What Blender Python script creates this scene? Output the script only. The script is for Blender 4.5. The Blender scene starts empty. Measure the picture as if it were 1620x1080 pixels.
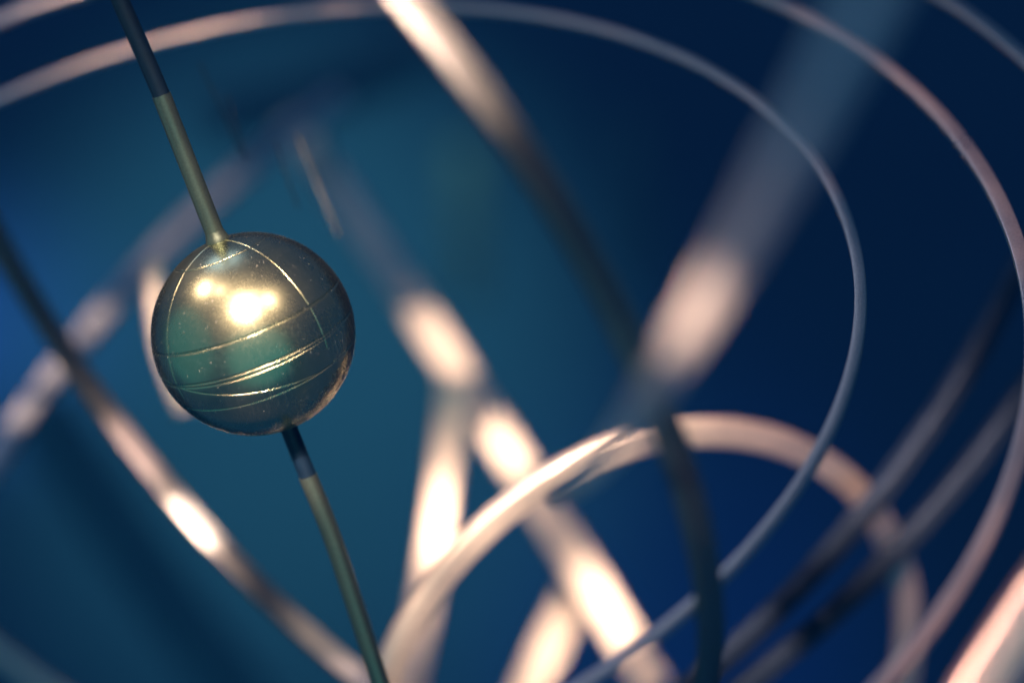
import bpy, math, random
import numpy as np
from mathutils import Vector, Matrix

random.seed(7)
S = bpy.context.scene
COL = S.collection

# ------------------------------------------------------------------ camera
BALL = Vector((0.0, 0.0, 0.30))
BR = 0.0199
cam_d = bpy.data.cameras.new("camera")
cam = bpy.data.objects.new("camera", cam_d)
COL.objects.link(cam)
M3 = Matrix(((0.97752, 0.21084, 0.0), (-0.13118, 0.60822, -0.78285), (-0.16505, 0.76525, 0.62221)))
CAM_LOC = Vector((0.04909, -0.44280, 0.63647))
cam.matrix_world = Matrix.Translation(CAM_LOC) @ M3.to_4x4()
cam_d.lens = 100.0
cam_d.sensor_width = 36.0
cam_d.clip_start = 0.01
cam_d.clip_end = 50.0
cam_d.dof.use_dof = True
cam_d.dof.focus_distance = 0.548
cam_d.dof.aperture_fstop = 4.3
cam_d.dof.aperture_blades = 0
S.camera = cam

# ------------------------------------------------------------------ world, exposure
w = bpy.data.worlds.new("World")
S.world = w
w.use_nodes = True
bg = w.node_tree.nodes["Background"]
bg.inputs[0].default_value = (0.010, 0.055, 0.16, 1)
bg.inputs[1].default_value = 0.95
S.view_settings.view_transform = 'Standard'
S.view_settings.look = 'None'
S.view_settings.gamma = 1.0
S.view_settings.exposure = 0.0
S.view_settings.use_curve_mapping = False
S.cycles.max_bounces = 6
S.cycles.use_denoising = True

def cw(x, y, d):
    """camera-frame offset (right, up, forward, metres) as a world point, used for added lights and the backdrop"""
    return CAM_LOC + M3 @ Vector((x, y, -d))

# ------------------------------------------------------------------ lamps
def lamp(name, kind, loc, target, energy, color, size=0.02, cone=None, blend=0.6, shape=None):
    l = bpy.data.lights.new(name, kind)
    l.energy = energy
    l.color = color
    if kind == 'AREA':
        l.shape = shape or 'DISK'
        l.size = size
    else:
        l.shadow_soft_size = size
    if kind == 'SPOT':
        l.spot_size = math.radians(cone)
        l.spot_blend = blend
    o = bpy.data.objects.new(name, l)
    COL.objects.link(o)
    o.location = loc
    o.rotation_euler = (Vector(target) - Vector(loc)).to_track_quat('-Z', 'Y').to_euler()
    return o

WARM = (1.0, 0.71, 0.52)
PEACH = (1.0, 0.68, 0.52)
PINK = (1.0, 0.60, 0.48)
TEAL = (0.10, 0.75, 1.0)
BLUE = (0.04, 0.25, 1.0)

# three warm lamps whose reflections sit on the ball, and an added fill on the right
def ball_lamp(name, r, dist, energy, size, color=WARM, cone=3.9):
    d = (M3 @ Vector(r)).normalized()
    lamp(name, 'SPOT', BALL + d * dist, BALL, energy, color, size, cone, 0.7)
ball_lamp("key_lamp", (-0.08, 0.475, 0.895), 0.80, 60.0, 0.038, PEACH, 8.0)
ball_lamp("side_lamp", (-0.70, 0.66, 0.25), 0.70, 7.0, 0.02, PEACH, 7.0)
ball_lamp("added_right_fill", (0.34, 0.60, 0.72), 0.75, 6.0, 0.05, PEACH, 11.0)
ball_lamp("small_lamp", (-0.50, 0.705, 0.50), 0.80, 2.5, 0.010, PEACH, 5.0)

# added cool fill out of view: grey-blue from behind, teal from front and side
lamp("cool_fill", 'AREA', BALL + Vector((-0.25, 0.85, 0.85)), BALL, 2.0, (0.50, 0.66, 0.95), 0.55)
lamp("teal_fill", 'AREA', BALL + (M3 @ Vector((0.17, -0.42, 0.86))).normalized() * 0.95, BALL, 1.7, (0.16, 0.78, 0.80), 1.3)
lamp("teal_side_fill", 'AREA', BALL + (M3 @ Vector((-0.95, -0.2, 0.25))).normalized() * 0.9, BALL, 0.9, (0.16, 0.78, 0.78), 1.2)
lamp("arm_cool_fill", 'SPOT', (-0.16, -0.45, 0.75), (0.088, -0.188, 0.46), 8.0, (0.35, 0.6, 1.0), 0.03, 16, 1.0)  # unseen blue fill added for the upper part of the near arm

lamp("arm_lower_fill", 'SPOT', (-0.20, -0.40, 0.65), (0.060, -0.120, 0.355), 12.0, (0.45, 0.75, 0.90), 0.02, 8, 1.0)  # unseen fill added to lift the arm's lower end

# lights added out of view to give the backdrop teal and blue pools
lamp("backdrop_teal_fill", 'SPOT', cw(-0.13, 0.55, 0.95), cw(-0.13, -0.01, 1.75), 29.0, (0.42, 0.93, 0.76), 0.05, 28, 1.0)
lamp("backdrop_blue_fill", 'SPOT', cw(0.10, -0.75, 1.1), cw(0.10, -0.24, 1.75), 9.0, (0.08, 0.28, 1.0), 0.05, 24, 1.0)
lamp("backdrop_left_fill", 'SPOT', cw(-0.8, 0.02, 1.2), cw(-0.37, 0.01, 1.75), 28.0, (0.2, 0.45, 1.0), 0.05, 14, 1.0)

# narrow warm spots added out of view, each brightening one patch: target, direction to the lamp, distance, lit radius, power, colour
UP = (0.0, -0.35, 0.94)
SPOTS = [
    ((0.04537, -0.0552, 0.39769), (-0.12, -0.5, 0.85), 0.45, 0.018, 120.0, WARM),
    ((-0.02080, 0.13607, 0.28667), (0.0, 0.78, 0.62), 0.45, 0.026, 2.5, WARM),
    ((0.08095, 0.10084, 0.28863), (0.0, -0.1, 1.0), 0.45, 0.014, 1.6, PINK),
    ((0.13450, 0.06430, 0.29100), (0.0, -0.1, 1.0), 0.45, 0.020, 8.0, PINK),
    ((0.14600, 0.03073, 0.29180), (0.0, -0.1, 1.0), 0.45, 0.020, 8.0, PINK),
    ((0.14900, -0.00600, 0.29180), (0.1, -0.1, 1.0), 0.45, 0.020, 7.0, PINK),
    ((0.11850, 0.02556, 0.29050), (-0.2, -0.1, 1.0), 0.45, 0.010, 3.0, PINK),
    ((0.13400, -0.07000, 0.29228), (0.0, -0.1, 1.0), 0.45, 0.022, 5.0, PINK),
    ((0.11400, -0.10400, 0.29228), (0.3, -0.1, 1.0), 0.45, 0.022, 5.0, PINK),
    ((-0.04723, 0.14744, 0.29614), (0.0, -0.1, 1.0), 0.45, 0.012, 1.6, PINK),
    ((0.07378, -0.15927, 0.40980), (-0.6, -0.5, 0.6), 0.40, 0.0090, 120.0, (1.0, 0.66, 0.45)),
    ((0.07600, -0.16300, 0.41600), (-0.6, -0.5, 0.6), 0.40, 0.0260, 8.0, (1.0, 0.74, 0.62)),
    ((0.02850, 0.20100, 0.12950), UP, 0.45, 0.015, 18.0, WARM),
    ((0.02300, 0.14800, 0.12600), UP, 0.45, 0.024, 10.0, WARM),
    ((0.01000, 0.11500, 0.11000), (0.35, -0.3, 0.88), 0.45, 0.022, 10.0, WARM),
    ((0.04139, 0.16567, 0.11533), UP, 0.45, 0.009, 28.0, WARM),
    ((0.05900, 0.11400, 0.09500), (0.1, -0.45, 0.88), 0.45, 0.018, 20.0, WARM),
    ((0.04052, 0.11924, 0.08020), (0.22, -0.42, 0.88), 0.45, 0.018, 36.0, WARM),
    ((0.02309, 0.01292, 0.21435), (0.45, -0.3, 0.85), 0.45, 0.019, 55.0, WARM),
    ((0.04926, 0.02439, 0.22457), (0.40, -0.3, 0.87), 0.45, 0.019, 50.0, WARM),
    ((0.09603, 0.03835, 0.21325), (-0.25, -0.35, 0.9), 0.45, 0.024, 48.0, PINK),
    ((0.12684, 0.04195, 0.16562), (0.5, -0.1, 0.86), 0.45, 0.020, 18.0, PINK),
    ((-0.03134, 0.05874, 0.20475), UP, 0.45, 0.007, 140.0, WARM),
    ((-0.04213, 0.07327, 0.21856), UP, 0.45, 0.0075, 45.0, PINK),
    ((-0.00160, 0.01775, 0.18726), UP, 0.45, 0.008, 30.0, PINK),
    ((-0.03281, 0.21974, 0.17675), (0.0, 0.1, 1.0), 0.45, 0.026, 6.0, (1.0, 0.78, 0.68)),
    ((-0.05999, 0.17560, 0.18097), (-0.5, -0.2, 0.85), 0.45, 0.0075, 45.0, WARM),
    ((-0.07070, 0.15601, 0.18223), (-0.6, -0.2, 0.8), 0.45, 0.006, 55.0, WARM),
    ((-0.07854, 0.14067, 0.18298), (-0.6, -0.2, 0.8), 0.45, 0.0055, 50.0, WARM),
    ((0.11542, -0.12933, 0.30764), (-0.5, -0.5, 0.7), 0.45, 0.026, 24.0, PINK),
    ((0.01528, 0.06623, 0.28046), UP, 0.45, 0.004, 10.0, WARM),
    ((-0.03405, 0.11048, 0.22364), UP, 0.45, 0.014, 22.0, WARM),
    ((0.08640, 0.00546, 0.18409), (-0.2, -0.3, 0.93), 0.45, 0.014, 30.0, PINK),
]
for tg, dr, dist, rad, power, colr in SPOTS:
    tg = Vector(tg)
    lamp("added_patch_spot", 'SPOT', tg + Vector(dr).normalized() * dist, tg, power, colr, min(0.012, rad * 0.4),
         math.degrees(2 * math.atan(rad * 1.25 / dist)), 0.8)

# ------------------------------------------------------------------ materials
def nt(name):
    m = bpy.data.materials.new(name)
    m.use_nodes = True
    t = m.node_tree
    return m, t, t.nodes["Principled BSDF"]

def metal(name, col, rough=0.35, metallic=1.0, speck=0.0, noise_scale=900.0, bump=0.15):
    m, t, p = nt(name)
    N, L = t.nodes, t.links
    tc = N.new("ShaderNodeTexCoord")
    n1 = N.new("ShaderNodeTexNoise"); n1.inputs["Scale"].default_value = noise_scale; n1.inputs["Detail"].default_value = 6
    n2 = N.new("ShaderNodeTexNoise"); n2.inputs["Scale"].default_value = 70; n2.inputs["Detail"].default_value = 4
    L.new(tc.outputs["Object"], n1.inputs["Vector"]); L.new(tc.outputs["Object"], n2.inputs["Vector"])
    mr = N.new("ShaderNodeMapRange")
    mr.inputs["From Min"].default_value = 0.3; mr.inputs["From Max"].default_value = 0.7
    mr.inputs["To Min"].default_value = rough * 0.8; mr.inputs["To Max"].default_value = rough * 1.25
    L.new(n2.outputs["Fac"], mr.inputs["Value"]); L.new(mr.outputs["Result"], p.inputs["Roughness"])
    mix = N.new("ShaderNodeMix"); mix.data_type = 'RGBA'
    mix.inputs["A"].default_value = (*[c * 0.55 for c in col], 1); mix.inputs["B"].default_value = (*col, 1)
    L.new(n1.outputs["Fac"], mix.inputs["Factor"])
    L.new(mix.outputs["Result"], p.inputs["Base Color"])
    b = N.new("ShaderNodeBump"); b.inputs["Strength"].default_value = bump; b.inputs["Distance"].default_value = 0.0002
    L.new(n1.outputs["Fac"], b.inputs["Height"]); L.new(b.outputs["Normal"], p.inputs["Normal"])
    p.inputs["Metallic"].default_value = metallic
    return m

MAT_RING = metal("aged_copper", (0.74, 0.58, 0.52), 0.33, 0.9, noise_scale=2400, bump=0.35)
MAT_BRASS = metal("satin_brass", (0.86, 0.74, 0.64), 0.38, 0.85)
MAT_DARK = metal("dark_steel", (0.03, 0.06, 0.11), 0.5, 0.6)
MAT_ROD = metal("dark_rod", (0.005, 0.026, 0.06), 0.5, 0.3, bump=0.05)
MAT_COPPER = metal("dark_copper", (0.085, 0.065, 0.075), 0.45, 0.85)
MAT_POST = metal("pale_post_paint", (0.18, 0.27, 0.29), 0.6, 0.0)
MAT_BRONZE = metal("dark_bronze", (0.22, 0.22, 0.22), 0.36, 0.85)
MAT_STEEL = metal("grey_steel", (0.60, 0.58, 0.60), 0.42, 0.8)
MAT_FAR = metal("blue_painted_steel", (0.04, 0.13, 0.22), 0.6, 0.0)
MAT_OUTER_TUBE = metal("dull_brass", (0.20, 0.26, 0.20), 0.42, 0.85, noise_scale=2500, bump=0.25)

def ball_material(groove=False):
    m, t, p = nt("engraved_groove_brass" if groove else "scratched_brass")
    N, L = t.nodes, t.links
    tc = N.new("ShaderNodeTexCoord")
    def mapped(rot, scale):
        mp = N.new("ShaderNodeMapping")
        mp.inputs["Rotation"].default_value = rot; mp.inputs["Scale"].default_value = scale
        L.new(tc.outputs["Object"], mp.inputs["Vector"])
        return mp.outputs["Vector"]
    acc = None
    # hairline scratches: strongly stretched noise along many directions, only its thin ridges kept
    for k in range(6):
        rot = (random.uniform(0, 3), random.uniform(0, 3), random.uniform(0, 3))
        n = N.new("ShaderNodeTexNoise"); n.inputs["Scale"].default_value = 1.0
        n.inputs["Detail"].default_value = 2; n.inputs["Distortion"].default_value = 0.3
        L.new(mapped(rot, (2300, 2300, 60)), n.inputs["Vector"])
        r = N.new("ShaderNodeMapRange")
        r.inputs["From Min"].default_value = 0.63; r.inputs["From Max"].default_value = 0.72
        L.new(n.outputs["Fac"], r.inputs["Value"])
        if acc is None:
            acc = r.outputs["Result"]
        else:
            a = N.new("ShaderNodeMath"); a.operation = 'ADD'
            L.new(acc, a.inputs[0]); L.new(r.outputs["Result"], a.inputs[1]); acc = a.outputs[0]
    fine = N.new("ShaderNodeTexNoise"); fine.inputs["Scale"].default_value = 2200; fine.inputs["Detail"].default_value = 5
    L.new(tc.outputs["Object"], fine.inputs["Vector"])
    h = N.new("ShaderNodeMath"); h.operation = 'MULTIPLY_ADD'; h.inputs[1].default_value = 0.2
    L.new(fine.outputs["Fac"], h.inputs[0]); L.new(acc, h.inputs[2])
    b = N.new("ShaderNodeBump"); b.inputs["Strength"].default_value = 0.05; b.inputs["Distance"].default_value = 0.00006
    L.new(h.outputs[0], b.inputs["Height"]); L.new(b.outputs["Normal"], p.inputs["Normal"])
    big = N.new("ShaderNodeTexNoise"); big.inputs["Scale"].default_value = 90; big.inputs["Detail"].default_value = 5
    L.new(tc.outputs["Object"], big.inputs["Vector"])
    rr = N.new("ShaderNodeMapRange"); rr.inputs["From Min"].default_value = 0.3; rr.inputs["From Max"].default_value = 0.7
    rr.inputs["To Min"].default_value = 0.23; rr.inputs["To Max"].default_value = 0.31
    L.new(big.outputs["Fac"], rr.inputs["Value"]); sr = N.new("ShaderNodeMath"); sr.operation = 'MULTIPLY_ADD'; sr.inputs[1].default_value = 0.05
    L.new(acc, sr.inputs[0]); L.new(rr.outputs["Result"], sr.inputs[2]); L.new(sr.outputs[0], p.inputs["Roughness"])
    # dust specks
    v = N.new("ShaderNodeTexVoronoi"); v.inputs["Scale"].default_value = 1500
    L.new(tc.outputs["Object"], v.inputs["Vector"])
    lt = N.new("ShaderNodeMath"); lt.operation = 'LESS_THAN'; lt.inputs[1].default_value = 0.13
    L.new(v.outputs["Distance"], lt.inputs[0])
    rs = N.new("ShaderNodeMath"); rs.operation = 'GREATER_THAN'; rs.inputs[1].default_value = 0.86
    sx = N.new("ShaderNodeSeparateColor"); L.new(v.outputs["Color"], sx.inputs[0]); L.new(sx.outputs[0], rs.inputs[0])
    an = N.new("ShaderNodeMath"); an.operation = 'MULTIPLY'; L.new(lt.outputs[0], an.inputs[0]); L.new(rs.outputs[0], an.inputs[1])
    mix = N.new("ShaderNodeMix"); mix.data_type = 'RGBA'
    sm = N.new("ShaderNodeMix"); sm.data_type = 'RGBA'
    sm.inputs["A"].default_value = (0.44, 0.46, 0.29, 1); sm.inputs["B"].default_value = (0.90, 0.84, 0.62, 1)
    sf = N.new("ShaderNodeMath"); sf.operation = 'MULTIPLY'; sf.inputs[1].default_value = 0.10; sf.use_clamp = True
    L.new(acc, sf.inputs[0]); L.new(sf.outputs[0], sm.inputs["Factor"]); L.new(sm.outputs["Result"], mix.inputs["A"])
    mix.inputs["A"].default_value = (0.60, 0.56, 0.35, 1); mix.inputs["B"].default_value = (0.75, 0.72, 0.62, 1)
    L.new(an.outputs[0], mix.inputs["Factor"]); L.new(mix.outputs["Result"], p.inputs["Base Color"])
    inv = N.new("ShaderNodeMath"); inv.operation = 'SUBTRACT'; inv.inputs[0].default_value = 1.0
    L.new(an.outputs[0], inv.inputs[1]); L.new(inv.outputs[0], p.inputs["Metallic"])
    # worn metal: a polished lobe and a broad brushed lobe together
    p2 = N.new("ShaderNodeBsdfPrincipled")
    for nm in ("Base Color", "Metallic", "Normal"):
        L.new(p.inputs[nm].links[0].from_socket, p2.inputs[nm])
    ra = N.new("ShaderNodeMath"); ra.operation = 'ADD'; ra.inputs[1].default_value = 0.13
    L.new(sr.outputs[0], ra.inputs[0]); L.new(ra.outputs[0], p2.inputs["Roughness"])
    ms = N.new("ShaderNodeMixShader"); ms.inputs[0].default_value = 0.22
    L.new(p.outputs[0], ms.inputs[1]); L.new(p2.outputs[0], ms.inputs[2])
    L.new(ms.outputs[0], N["Material Output"].inputs["Surface"])
    return m
MAT_BALL = ball_material()

def backdrop_material():
    m, t, p = nt("blue_backdrop_paper")
    N, L = t.nodes, t.links
    tc = N.new("ShaderNodeTexCoord")
    n = N.new("ShaderNodeTexNoise"); n.inputs["Scale"].default_value = 6; n.inputs["Detail"].default_value = 3
    L.new(tc.outputs["Object"], n.inputs["Vector"])
    mix = N.new("ShaderNodeMix"); mix.data_type = 'RGBA'
    mix.inputs["A"].default_value = (0.03, 0.085, 0.17, 1); mix.inputs["B"].default_value = (0.04, 0.11, 0.20, 1)
    L.new(n.outputs["Fac"], mix.inputs["Factor"]); L.new(mix.outputs["Result"], p.inputs["Base Color"])
    p.inputs["Roughness"].default_value = 0.9
    p.inputs["Specular IOR Level"].default_value = 0.1
    return m
MAT_BACK = backdrop_material()

# ------------------------------------------------------------------ mesh helpers
def obj(name, verts, faces, mat, parent=None, smooth=True):
    me = bpy.data.meshes.new(name)
    me.from_pydata([tuple(v) for v in verts], [], faces)
    me.materials.append(mat)
    if smooth:
        me.shade_smooth()
    o = bpy.data.objects.new(name, me)
    COL.objects.link(o)
    if parent:
        o.parent = parent
        o.matrix_parent_inverse = parent.matrix_world.inverted()
    return o

def obj_np(name, V, quads, tris, mat, parent):
    me = bpy.data.meshes.new(name)
    nq, nt3 = len(quads), len(tris)
    me.vertices.add(len(V)); me.vertices.foreach_set("co", np.ascontiguousarray(V, dtype=np.float32).ravel())
    loops = np.concatenate([quads.ravel(), tris.ravel()]).astype(np.int32)
    me.loops.add(len(loops)); me.loops.foreach_set("vertex_index", loops)
    st = np.concatenate([np.arange(nq) * 4, nq * 4 + np.arange(nt3) * 3]).astype(np.int32)
    me.polygons.add(nq + nt3); me.polygons.foreach_set("loop_start", st)
    me.update(calc_edges=True)
    me.materials.append(mat)
    me.shade_smooth()
    o = bpy.data.objects.new(name, me)
    COL.objects.link(o)
    o.parent = parent
    o.matrix_parent_inverse = parent.matrix_world.inverted()
    return o

def tag(o, label, cat, group=None):
    o["label"] = label; o["category"] = cat
    if group: o["group"] = group
    return o

def empty(name, loc):
    o = bpy.data.objects.new(name, None)
    o.empty_display_size = 0.01
    o.location = loc
    COL.objects.link(o)
    bpy.context.view_layer.update()
    return o

def rect_profile(w, h, bev):
    """bevelled rectangle, counter-clockwise, as (radial, axial) offsets"""
    a, b = w / 2, h / 2
    pts = []
    for cx, cy, s in ((a - bev, b - bev, 0), (-a + bev, b - bev, 90), (-a + bev, -b + bev, 180), (a - bev, -b + bev, 270)):
        for k in range(4):
            t = math.radians(s + 30 * k)
            pts.append((cx + bev * math.cos(t), cy + bev * math.sin(t)))
    return pts

def sweep(points, frames, profile, closed):
    """points: centre line; frames: (u, v) per point; profile in (u, v)"""
    vs, fs = [], []
    n, k = len(points), len(profile)
    for P, (u, v) in zip(points, frames):
        for a, b in profile:
            vs.append(P + u * a + v * b)
    for i in range(n if closed else n - 1):
        j = (i + 1) % n
        for q in range(k):
            r = (q + 1) % k
            fs.append((i * k + q, i * k + r, j * k + r, j * k + q))
    if not closed:
        fs.append(tuple(range(k))[::-1])
        fs.append(tuple((n - 1) * k + q for q in range(k)))
    return vs, fs

def hard(o):
    me = o.data
    try:
        me.set_sharp_from_angle(angle=math.radians(40))
    except Exception:
        pass
    return o

def ring_mesh(name, c, n, r, wid, hei, mat, parent=None, a0=None, a1=None, e=None, seg=256, bev=None):
    """band ring: wid is radial, hei along the ring's axis"""
    c = Vector(c); n = Vector(n).normalized()
    if e is None:
        e = n.orthogonal().normalized()
    e = Vector(e); f = n.cross(e)
    closed = a0 is None
    if closed:
        ts = [2 * math.pi * i / seg for i in range(seg)]
    else:
        ts = [a0 + (a1 - a0) * i / seg for i in range(seg + 1)]
    pts, fr = [], []
    for t in ts:
        u = e * math.cos(t) + f * math.sin(t)
        pts.append(c + u * r); fr.append((u, n))
    v, fc = sweep(pts, fr, rect_profile(wid, hei, bev or min(wid, hei) * 0.18), closed)
    return hard(obj(name, v, fc, mat, parent))

def circle3(A, B, C):
    A, B, C = Vector(A), Vector(B), Vector(C)
    u, v = B - A, C - A
    w_ = u.cross(v)
    c = A + (v.length_squared * w_.cross(u) + u.length_squared * v.cross(w_)) / (2 * w_.length_squared)
    return c, w_.normalized(), (A - c).length

def arc_mesh(name, A, B, C, wid, hei, mat, parent=None, seg=96, tilt=0.0):
    """strip along the circular arc A-B-C; wid across (in the arc's plane), hei along its axis"""
    c, n, r = circle3(A, B, C)
    e = (Vector(A) - c).normalized(); f = n.cross(e)
    d = Vector(C) - c
    a1 = math.atan2(d.dot(f), d.dot(e)) % (2 * math.pi)
    return ring_mesh(name, c, n, r, wid, hei, mat, parent, 0.0, a1, e, seg)

FACE = Vector((0.0, -0.6, 0.83)).normalized()
def strip_mesh(name, A, B, C, wid, thick, mat, parent=None, seg=96, face=FACE):
    """flat strip along the arc A-B-C whose broad side looks along `face`"""
    c, n, r = circle3(A, B, C)
    e = (Vector(A) - c).normalized(); f = n.cross(e)
    d = Vector(C) - c
    a1 = math.atan2(d.dot(f), d.dot(e)) % (2 * math.pi)
    pts, fr = [], []
    for i in range(seg + 1):
        t = a1 * i / seg
        pts.append(c + (e * math.cos(t) + f * math.sin(t)) * r)
        tan = f * math.cos(t) - e * math.sin(t)
        v = (face - tan * face.dot(tan)).normalized()
        fr.append((v.cross(tan), v))
    vs, fc = sweep(pts, fr, rect_profile(wid, thick, thick * 0.3), False)
    return hard(obj(name, vs, fc, mat, parent))

def tube(name, pts, rad, mat, parent=None, seg=24, sub=10):
    P = [Vector(p) for p in pts]
    Q = []
    for i in range(len(P) - 1):          # Catmull-Rom
        p0 = P[max(i - 1, 0)]; p1 = P[i]; p2 = P[i + 1]; p3 = P[min(i + 2, len(P) - 1)]
        for k in range(sub):
            t = k / sub
            Q.append(0.5 * ((2 * p1) + (p2 - p0) * t + (2 * p0 - 5 * p1 + 4 * p2 - p3) * t * t + (-p0 + 3 * p1 - 3 * p2 + p3) * t ** 3))
    Q.append(P[-1])
    fr = []
    ref = Vector((1, 0, 0))
    for i in range(len(Q)):
        d = (Q[min(i + 1, len(Q) - 1)] - Q[max(i - 1, 0)]).normalized()
        u = (ref - d * ref.dot(d)).normalized()
        fr.append((u, d.cross(u)))
    prof = [(rad * math.cos(2 * math.pi * k / seg), rad * math.sin(2 * math.pi * k / seg)) for k in range(seg)]
    v, fc = sweep(Q, fr, prof, False)
    return hard(obj(name, v, fc, mat, parent))

# ------------------------------------------------------------------ setting
def build_backdrop():
    W_, H_ = 2.4, 1.8
    vs, fs = [], []
    nx, ny = 48, 12
    for j in range(ny + 1):
        for i in range(nx + 1):
            x = (i / nx - 0.5) * W_; y = (j / ny - 0.5) * H_
            d = 1.75 + 0.03 * math.cos(x * 3)
            vs.append(cw(x, y, d))
    for j in range(ny):
        for i in range(nx):
            a = j * (nx + 1) + i
            fs.append((a, a + 1, a + nx + 2, a + nx + 1))
    o = obj("backdrop", vs, fs, MAT_BACK)
    o["kind"] = "structure"
build_backdrop()

# ------------------------------------------------------------------ engraved ball on its axle
AX = Vector((-0.1375, 0.385, 0.9125)).normalized()
LINES = [  # plane normal, offset, half width, depth, visible span ends (or None for a full circle)
    ("equator", (-0.13655, 0.38184, 0.91408), 0.2339, 0.016, 0.013),
    ("band", (-0.13782, 0.37516, 0.91666), -0.0769, 0.012, 0.010),
    ("band", (-0.13450, 0.31496, 0.93953), -0.0592, 0.012, 0.010),
    ("band", (0.06017, 0.17746, 0.98229), -0.1108, 0.010, 0.009),
    ("band", (-0.12480, 0.26535, 0.95604), -0.3055, 0.009, 0.008),
    ("meridian", (-0.66811, 0.68180, -0.29796), 0.0709, 0.011, 0.009),
    ("meridian", (0.73073, 0.66855, -0.13808), 0.0465, 0.011, 0.009),
    ("polar", (-0.14439, 0.40314, 0.90368), 0.8807, 0.010, 0.008),
]
def build_ball():
    root = empty("engraved_ball", BALL)
    tag(root, "scratched brass ball with engraved globe lines on a thin slanting rod", "ball")
    camdir = np.array(CAM_LOC - BALL); camdir /= np.linalg.norm(camdir)
    nu = 1300                            # finest where the engraving is, coarser at the back
    th = np.linspace(0, 2 * np.pi, nu, endpoint=False)
    ph = np.concatenate([np.linspace(0.004, 1.9, 440), np.linspace(1.92, np.pi - 0.02, 60)])
    ax = camdir; e = np.cross(ax, [1, 0, 0]); e /= np.linalg.norm(e); f = np.cross(ax, e)
    P = (np.sin(ph)[:, None, None] * (np.cos(th)[None, :, None] * e + np.sin(th)[None, :, None] * f)
         + np.cos(ph)[:, None, None] * ax).reshape(-1, 3)
    P = np.vstack([P, ax, -ax])
    disp = np.zeros(len(P)); owner = np.full(len(P), -1)
    for k, (nm, n, h, hw, dep) in enumerate(LINES):
        n = np.array(n); n /= np.linalg.norm(n)
        wob = 0.0012 * np.sin(P @ np.array([9., 14., 11.]) + k)
        d = np.abs(P @ n - h + wob) / math.sqrt(1 - h * h)
        if nm == "meridian":            # scribed from the pole down to the double line
            fade = np.clip((P @ np.array(AX) + 0.26) / 0.06, 0, 1)
        else:
            fade = np.ones(len(P))
        fade = fade * (0.8 + 0.2 * np.sin(P @ np.array([5., -3., 4.]) + 2 * k))
        hwv = hw * (0.6 + 0.4 * fade)
        g = np.sqrt(np.clip(1 - (d / hwv) ** 2, 0, 1)) * dep * fade
        owner[(d < hwv) & (fade > 0.3) & (owner < 0)] = k
        disp = np.maximum(disp, g)
    P = P * (BR * (1 - disp))[:, None] + np.array(BALL)
    rows = len(ph)
    j, i = np.meshgrid(np.arange(rows - 1), np.arange(nu), indexing='ij')
    i2 = (i + 1) % nu
    F4 = np.stack([j * nu + i, (j + 1) * nu + i, (j + 1) * nu + i2, j * nu + i2], -1).reshape(-1, 4)
    oo = owner[F4]
    fo = np.where((oo >= 0).sum(1) >= 3, oo.max(1), -1)
    ii = np.arange(nu); ij = (ii + 1) % nu
    caps = np.concatenate([np.stack([np.full(nu, rows * nu), ii, ij], -1),
                           np.stack([np.full(nu, rows * nu + 1), (rows - 1) * nu + ij, (rows - 1) * nu + ii], -1)])
    def part(name, q, t):
        idx = np.unique(np.concatenate([q.ravel(), t.ravel()]))
        mp = np.full(len(P), -1); mp[idx] = np.arange(len(idx))
        return obj_np(name, P[idx], mp[q], mp[t], MAT_BALL, root)
    part("shell", F4[fo < 0], caps)
    for k in range(len(LINES)):
        sel = F4[fo == k]
        if len(sel):
            part("engraved_line", sel, np.zeros((0, 3), dtype=int))
    # axle: dark rod with wider, paler tubes over two stretches
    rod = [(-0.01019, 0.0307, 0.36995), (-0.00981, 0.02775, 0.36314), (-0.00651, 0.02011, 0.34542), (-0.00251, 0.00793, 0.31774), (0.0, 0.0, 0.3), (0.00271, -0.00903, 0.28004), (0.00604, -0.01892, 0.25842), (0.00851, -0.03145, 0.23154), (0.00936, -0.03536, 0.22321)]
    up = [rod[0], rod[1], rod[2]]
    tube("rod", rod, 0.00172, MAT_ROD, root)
    tube("outer_tube", [rod[2], rod[3], (Vector(rod[3]) * 0.6 + Vector(rod[4]) * 0.4)], 0.00186, MAT_OUTER_TUBE, root)
    tube("outer_tube", [Vector(rod[5]) + (Vector(rod[6]) - Vector(rod[5])) * 0.36, rod[6], rod[7], rod[8]], 0.00186, MAT_OUTER_TUBE, root)
    top = Vector(rod[3]); dr = (Vector(rod[2]) - top).normalized()
    cu = dr.orthogonal().normalized(); cv = dr.cross(cu)
    prof = [(-0.0010, 0.0024), (-0.0002, 0.00235), (0.0004, 0.0022), (0.0009, 0.0020), (0.0016, 0.00186)]
    vs, fs = [], []
    for z, r in prof:
        for k in range(24):
            t = 2 * math.pi * k / 24
            vs.append(top + dr * (z + 0.0006) + (cu * math.cos(t) + cv * math.sin(t)) * r)
    for l in range(len(prof) - 1):
        for k in range(24):
            q = (k + 1) % 24
            fs.append((l * 24 + k, l * 24 + q, (l + 1) * 24 + q, (l + 1) * 24 + k))
    obj("collar", vs, fs, MAT_OUTER_TUBE, root)
    return root
build_ball()

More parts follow.
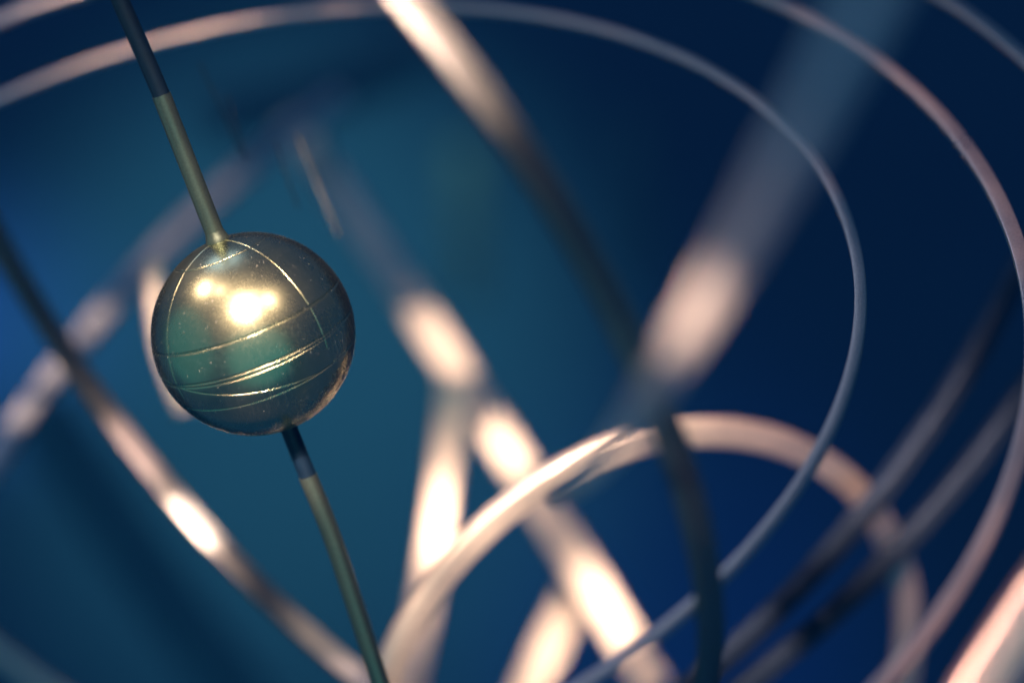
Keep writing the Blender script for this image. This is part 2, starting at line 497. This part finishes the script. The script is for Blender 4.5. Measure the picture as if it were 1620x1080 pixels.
# ------------------------------------------------------------------ rings about the ball
G = "rings of the armillary instrument"
tag(ring_mesh("inner_ring", (-0.00764, 0.00963, 0.28918), (-0.01279, 0.01848, 0.99975), 0.12715, 0.0024, 0.0013, MAT_RING),
    "thin grey level ring arching over the ball, innermost of the nested rings", "ring", G)
tag(ring_mesh("middle_ring", (-0.00508, -0.00105, 0.29298), (0.01160, -0.01797, 0.99977), 0.15439, 0.0032, 0.0016, MAT_RING),
    "pinkish level ring curving along the right edge, just outside the innermost ring", "ring", G)
tag(ring_mesh("outer_ring", (-0.00601, 0.00515, 0.29040), (0, 0, 1), 0.1790, 0.0032, 0.0016, MAT_RING),
    "outermost level ring, only a short arc showing in the top right corner", "ring", G)
tag(ring_mesh("meridian_ring", (0.00329, 0.00531, 0.30676), (0.81458, 0.57943, 0.02700), 0.12025, 0.0020, 0.0054, MAT_BRONZE),
    "upright band ring, bright peach at top centre, dark at lower right", "ring", G)
tag(ring_mesh("lower_ring", (0.06201, 0.01640, 0.15583), (0.33885, -0.92529, 0.17035), 0.07037, 0.0062, 0.0034, MAT_BRASS),
    "small arched ring at the bottom right whose peach top passes behind the thin inner ring", "ring", G)

# far arcs
G2 = "blurred struts behind the ball"
def arc(name, pts, wid, hei, mat, label, cat="strut", group=G2):
    if group == G2:
        return tag(strip_mesh(name, *pts, wid, 0.003, mat), label, cat, group)
    return tag(arc_mesh(name, *pts, wid, hei, mat), label, cat, group)
arc("diagonal_strut", [(-0.00313, 0.28004, 0.16376), (0.04179, 0.16455, 0.11488), (0.06665, 0.09069, 0.08624)], 0.0098, 0.0090, MAT_BRASS,
    "long bright strut slanting from behind the ball down to the bottom centre")
arc("upright_strut", [(0.0313, 0.16359, 0.14582), (0.02097, 0.14402, 0.12119), (0.00036, 0.08234, 0.10788)], 0.0078, 0.0075, MAT_BRASS,
    "nearly upright cream strut right of the lower rod, narrowing towards the bottom")
arc("short_strut", [(0.05271, 0.13887, 0.08257), (0.04407, 0.12493, 0.0811), (0.02432, 0.09362, 0.07385)], 0.0100, 0.0100, MAT_BRASS,
    "short cream strut leaving the frame at the bottom centre")
arc("left_arc", [(0.01436, 0.28256, 0.16693), (-0.04399, 0.20245, 0.17864), (-0.08971, 0.11708, 0.18373)], 0.0062, 0.0062, MAT_STEEL,
    "blurred arc passing behind the ball from the upper centre to the left edge", "arc")
arc("right_arc", [(0.1771, 0.08871, 0.21233), (0.12597, 0.03834, 0.18913), (0.0662, -0.00971, 0.18492)], 0.0046, 0.0042, MAT_DARK,
    "dark blurred arc crossing behind the lower right rings with a purple sheen", "arc", "blurred dark arcs")
arc("near_bar", [(0.13193, -0.12009, 0.31927), (0.11661, -0.12886, 0.30824), (0.10346, -0.13727, 0.29764)], 0.0075, 0.0060, MAT_RING,
    "thick pink bar cutting the bottom right corner", "bar", "near bars")
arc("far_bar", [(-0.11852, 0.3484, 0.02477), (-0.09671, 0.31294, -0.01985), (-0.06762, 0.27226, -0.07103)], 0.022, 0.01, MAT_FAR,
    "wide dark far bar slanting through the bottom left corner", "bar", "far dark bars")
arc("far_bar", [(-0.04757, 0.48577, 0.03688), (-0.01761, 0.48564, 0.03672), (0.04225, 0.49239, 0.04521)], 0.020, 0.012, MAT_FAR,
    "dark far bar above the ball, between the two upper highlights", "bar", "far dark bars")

arc("fine_streak", [(0.01274, 0.07595, 0.2927), (0.0147, 0.06912, 0.28411), (0.01693, 0.06162, 0.27467)], 0.0007, 0.0007, MAT_BRONZE,  # thin strip added for the bright streak by the ball
    "thin short wire glinting just right of the ball's top", "streak", "fine streaks")
arc("rear_strut", [(-0.03126, 0.12035, 0.23606), (-0.03405, 0.11048, 0.22364), (-0.03181, 0.09749, 0.2073)], 0.0048, 0.0060, MAT_BRASS,
    "peach strut glowing behind the left rim of the ball")
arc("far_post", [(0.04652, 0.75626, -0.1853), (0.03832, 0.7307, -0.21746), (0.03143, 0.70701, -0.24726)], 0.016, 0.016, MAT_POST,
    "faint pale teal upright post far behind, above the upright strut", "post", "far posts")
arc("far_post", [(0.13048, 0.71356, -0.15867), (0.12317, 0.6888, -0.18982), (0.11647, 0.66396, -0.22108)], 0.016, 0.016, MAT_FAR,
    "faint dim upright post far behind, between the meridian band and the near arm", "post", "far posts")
FW = "fine streaks"  # hair-thin strips added to give faint streaks above the ball
arc("fine_streak", [(-0.00293, 0.07124, 0.31891), (-0.00073, 0.065, 0.31107), (0.00159, 0.05832, 0.30267)], 0.0004, 0.0004, MAT_DARK,
    "faint hair-thin wire beside the rod above the ball, longest of the thin streaks", "streak", FW)
arc("fine_streak", [(0.0014, 0.06641, 0.31284), (0.00182, 0.06211, 0.30743), (0.00236, 0.05737, 0.30147)], 0.0004, 0.0004, MAT_DARK,
    "faint short hair-thin wire overlapping the lower end of the longest thin wire", "streak", FW)
arc("fine_streak", [(0.0092, 0.059, 0.30352), (0.00987, 0.05467, 0.29806), (0.01094, 0.04986, 0.29201)], 0.0004, 0.0004, MAT_DARK,
    "faint hair-thin wire just left of the glinting short wire", "streak", FW)
arc("right_arc", [(0.17217, 0.0633, 0.19643), (0.12173, 0.02413, 0.17928), (0.07576, -0.00486, 0.17495)], 0.0046, 0.0042, MAT_DARK,
    "dark blurred arc running just below the purple sheened arc at lower right", "arc", "blurred dark arcs")

arc("corner_arc", [(-0.11459, 0.1407, 0.11701), (-0.1019, 0.13127, 0.10515), (-0.08751, 0.12162, 0.09301)], 0.0045, 0.0045, MAT_STEEL,
    "pale blurred arc just cutting the bottom left corner", "arc", "blurred corner arcs")

# near arm, far out of focus, tapering towards its lower end
def build_arm():
    A, B, C = (0.09675, -0.18454, 0.47122), (0.07352, -0.16012, 0.41033), (0.04992, -0.08785, 0.31965)
    c, n, r = circle3(A, B, C)
    e = (Vector(A) - c).normalized(); f = n.cross(e)
    d = Vector(C) - c
    a1 = math.atan2(d.dot(f), d.dot(e)) % (2 * math.pi)
    vs, fs = [], []
    seg, k = 96, 16
    for i in range(seg + 1):
        t = a1 * i / seg
        u = e * math.cos(t) + f * math.sin(t)
        q = 1.0 - 0.55 * max(0.0, i / seg - 0.45) / 0.55
        for x, y in rect_profile(0.0043 * q, 0.0043 * q, 0.0012 * q):
            vs.append(c + u * (r + x) + n * y)
    for i in range(seg):
        for p in range(k):
            o = (p + 1) % k
            fs.append((i * k + p, i * k + o, (i + 1) * k + o, (i + 1) * k + p))
    fs.append(tuple(range(k))[::-1]); fs.append(tuple(seg * k + p for p in range(k)))
    tag(hard(obj("support_arm", vs, fs, MAT_STEEL)), "large out of focus arm slanting from the top right down to the centre", "arm")
build_arm()
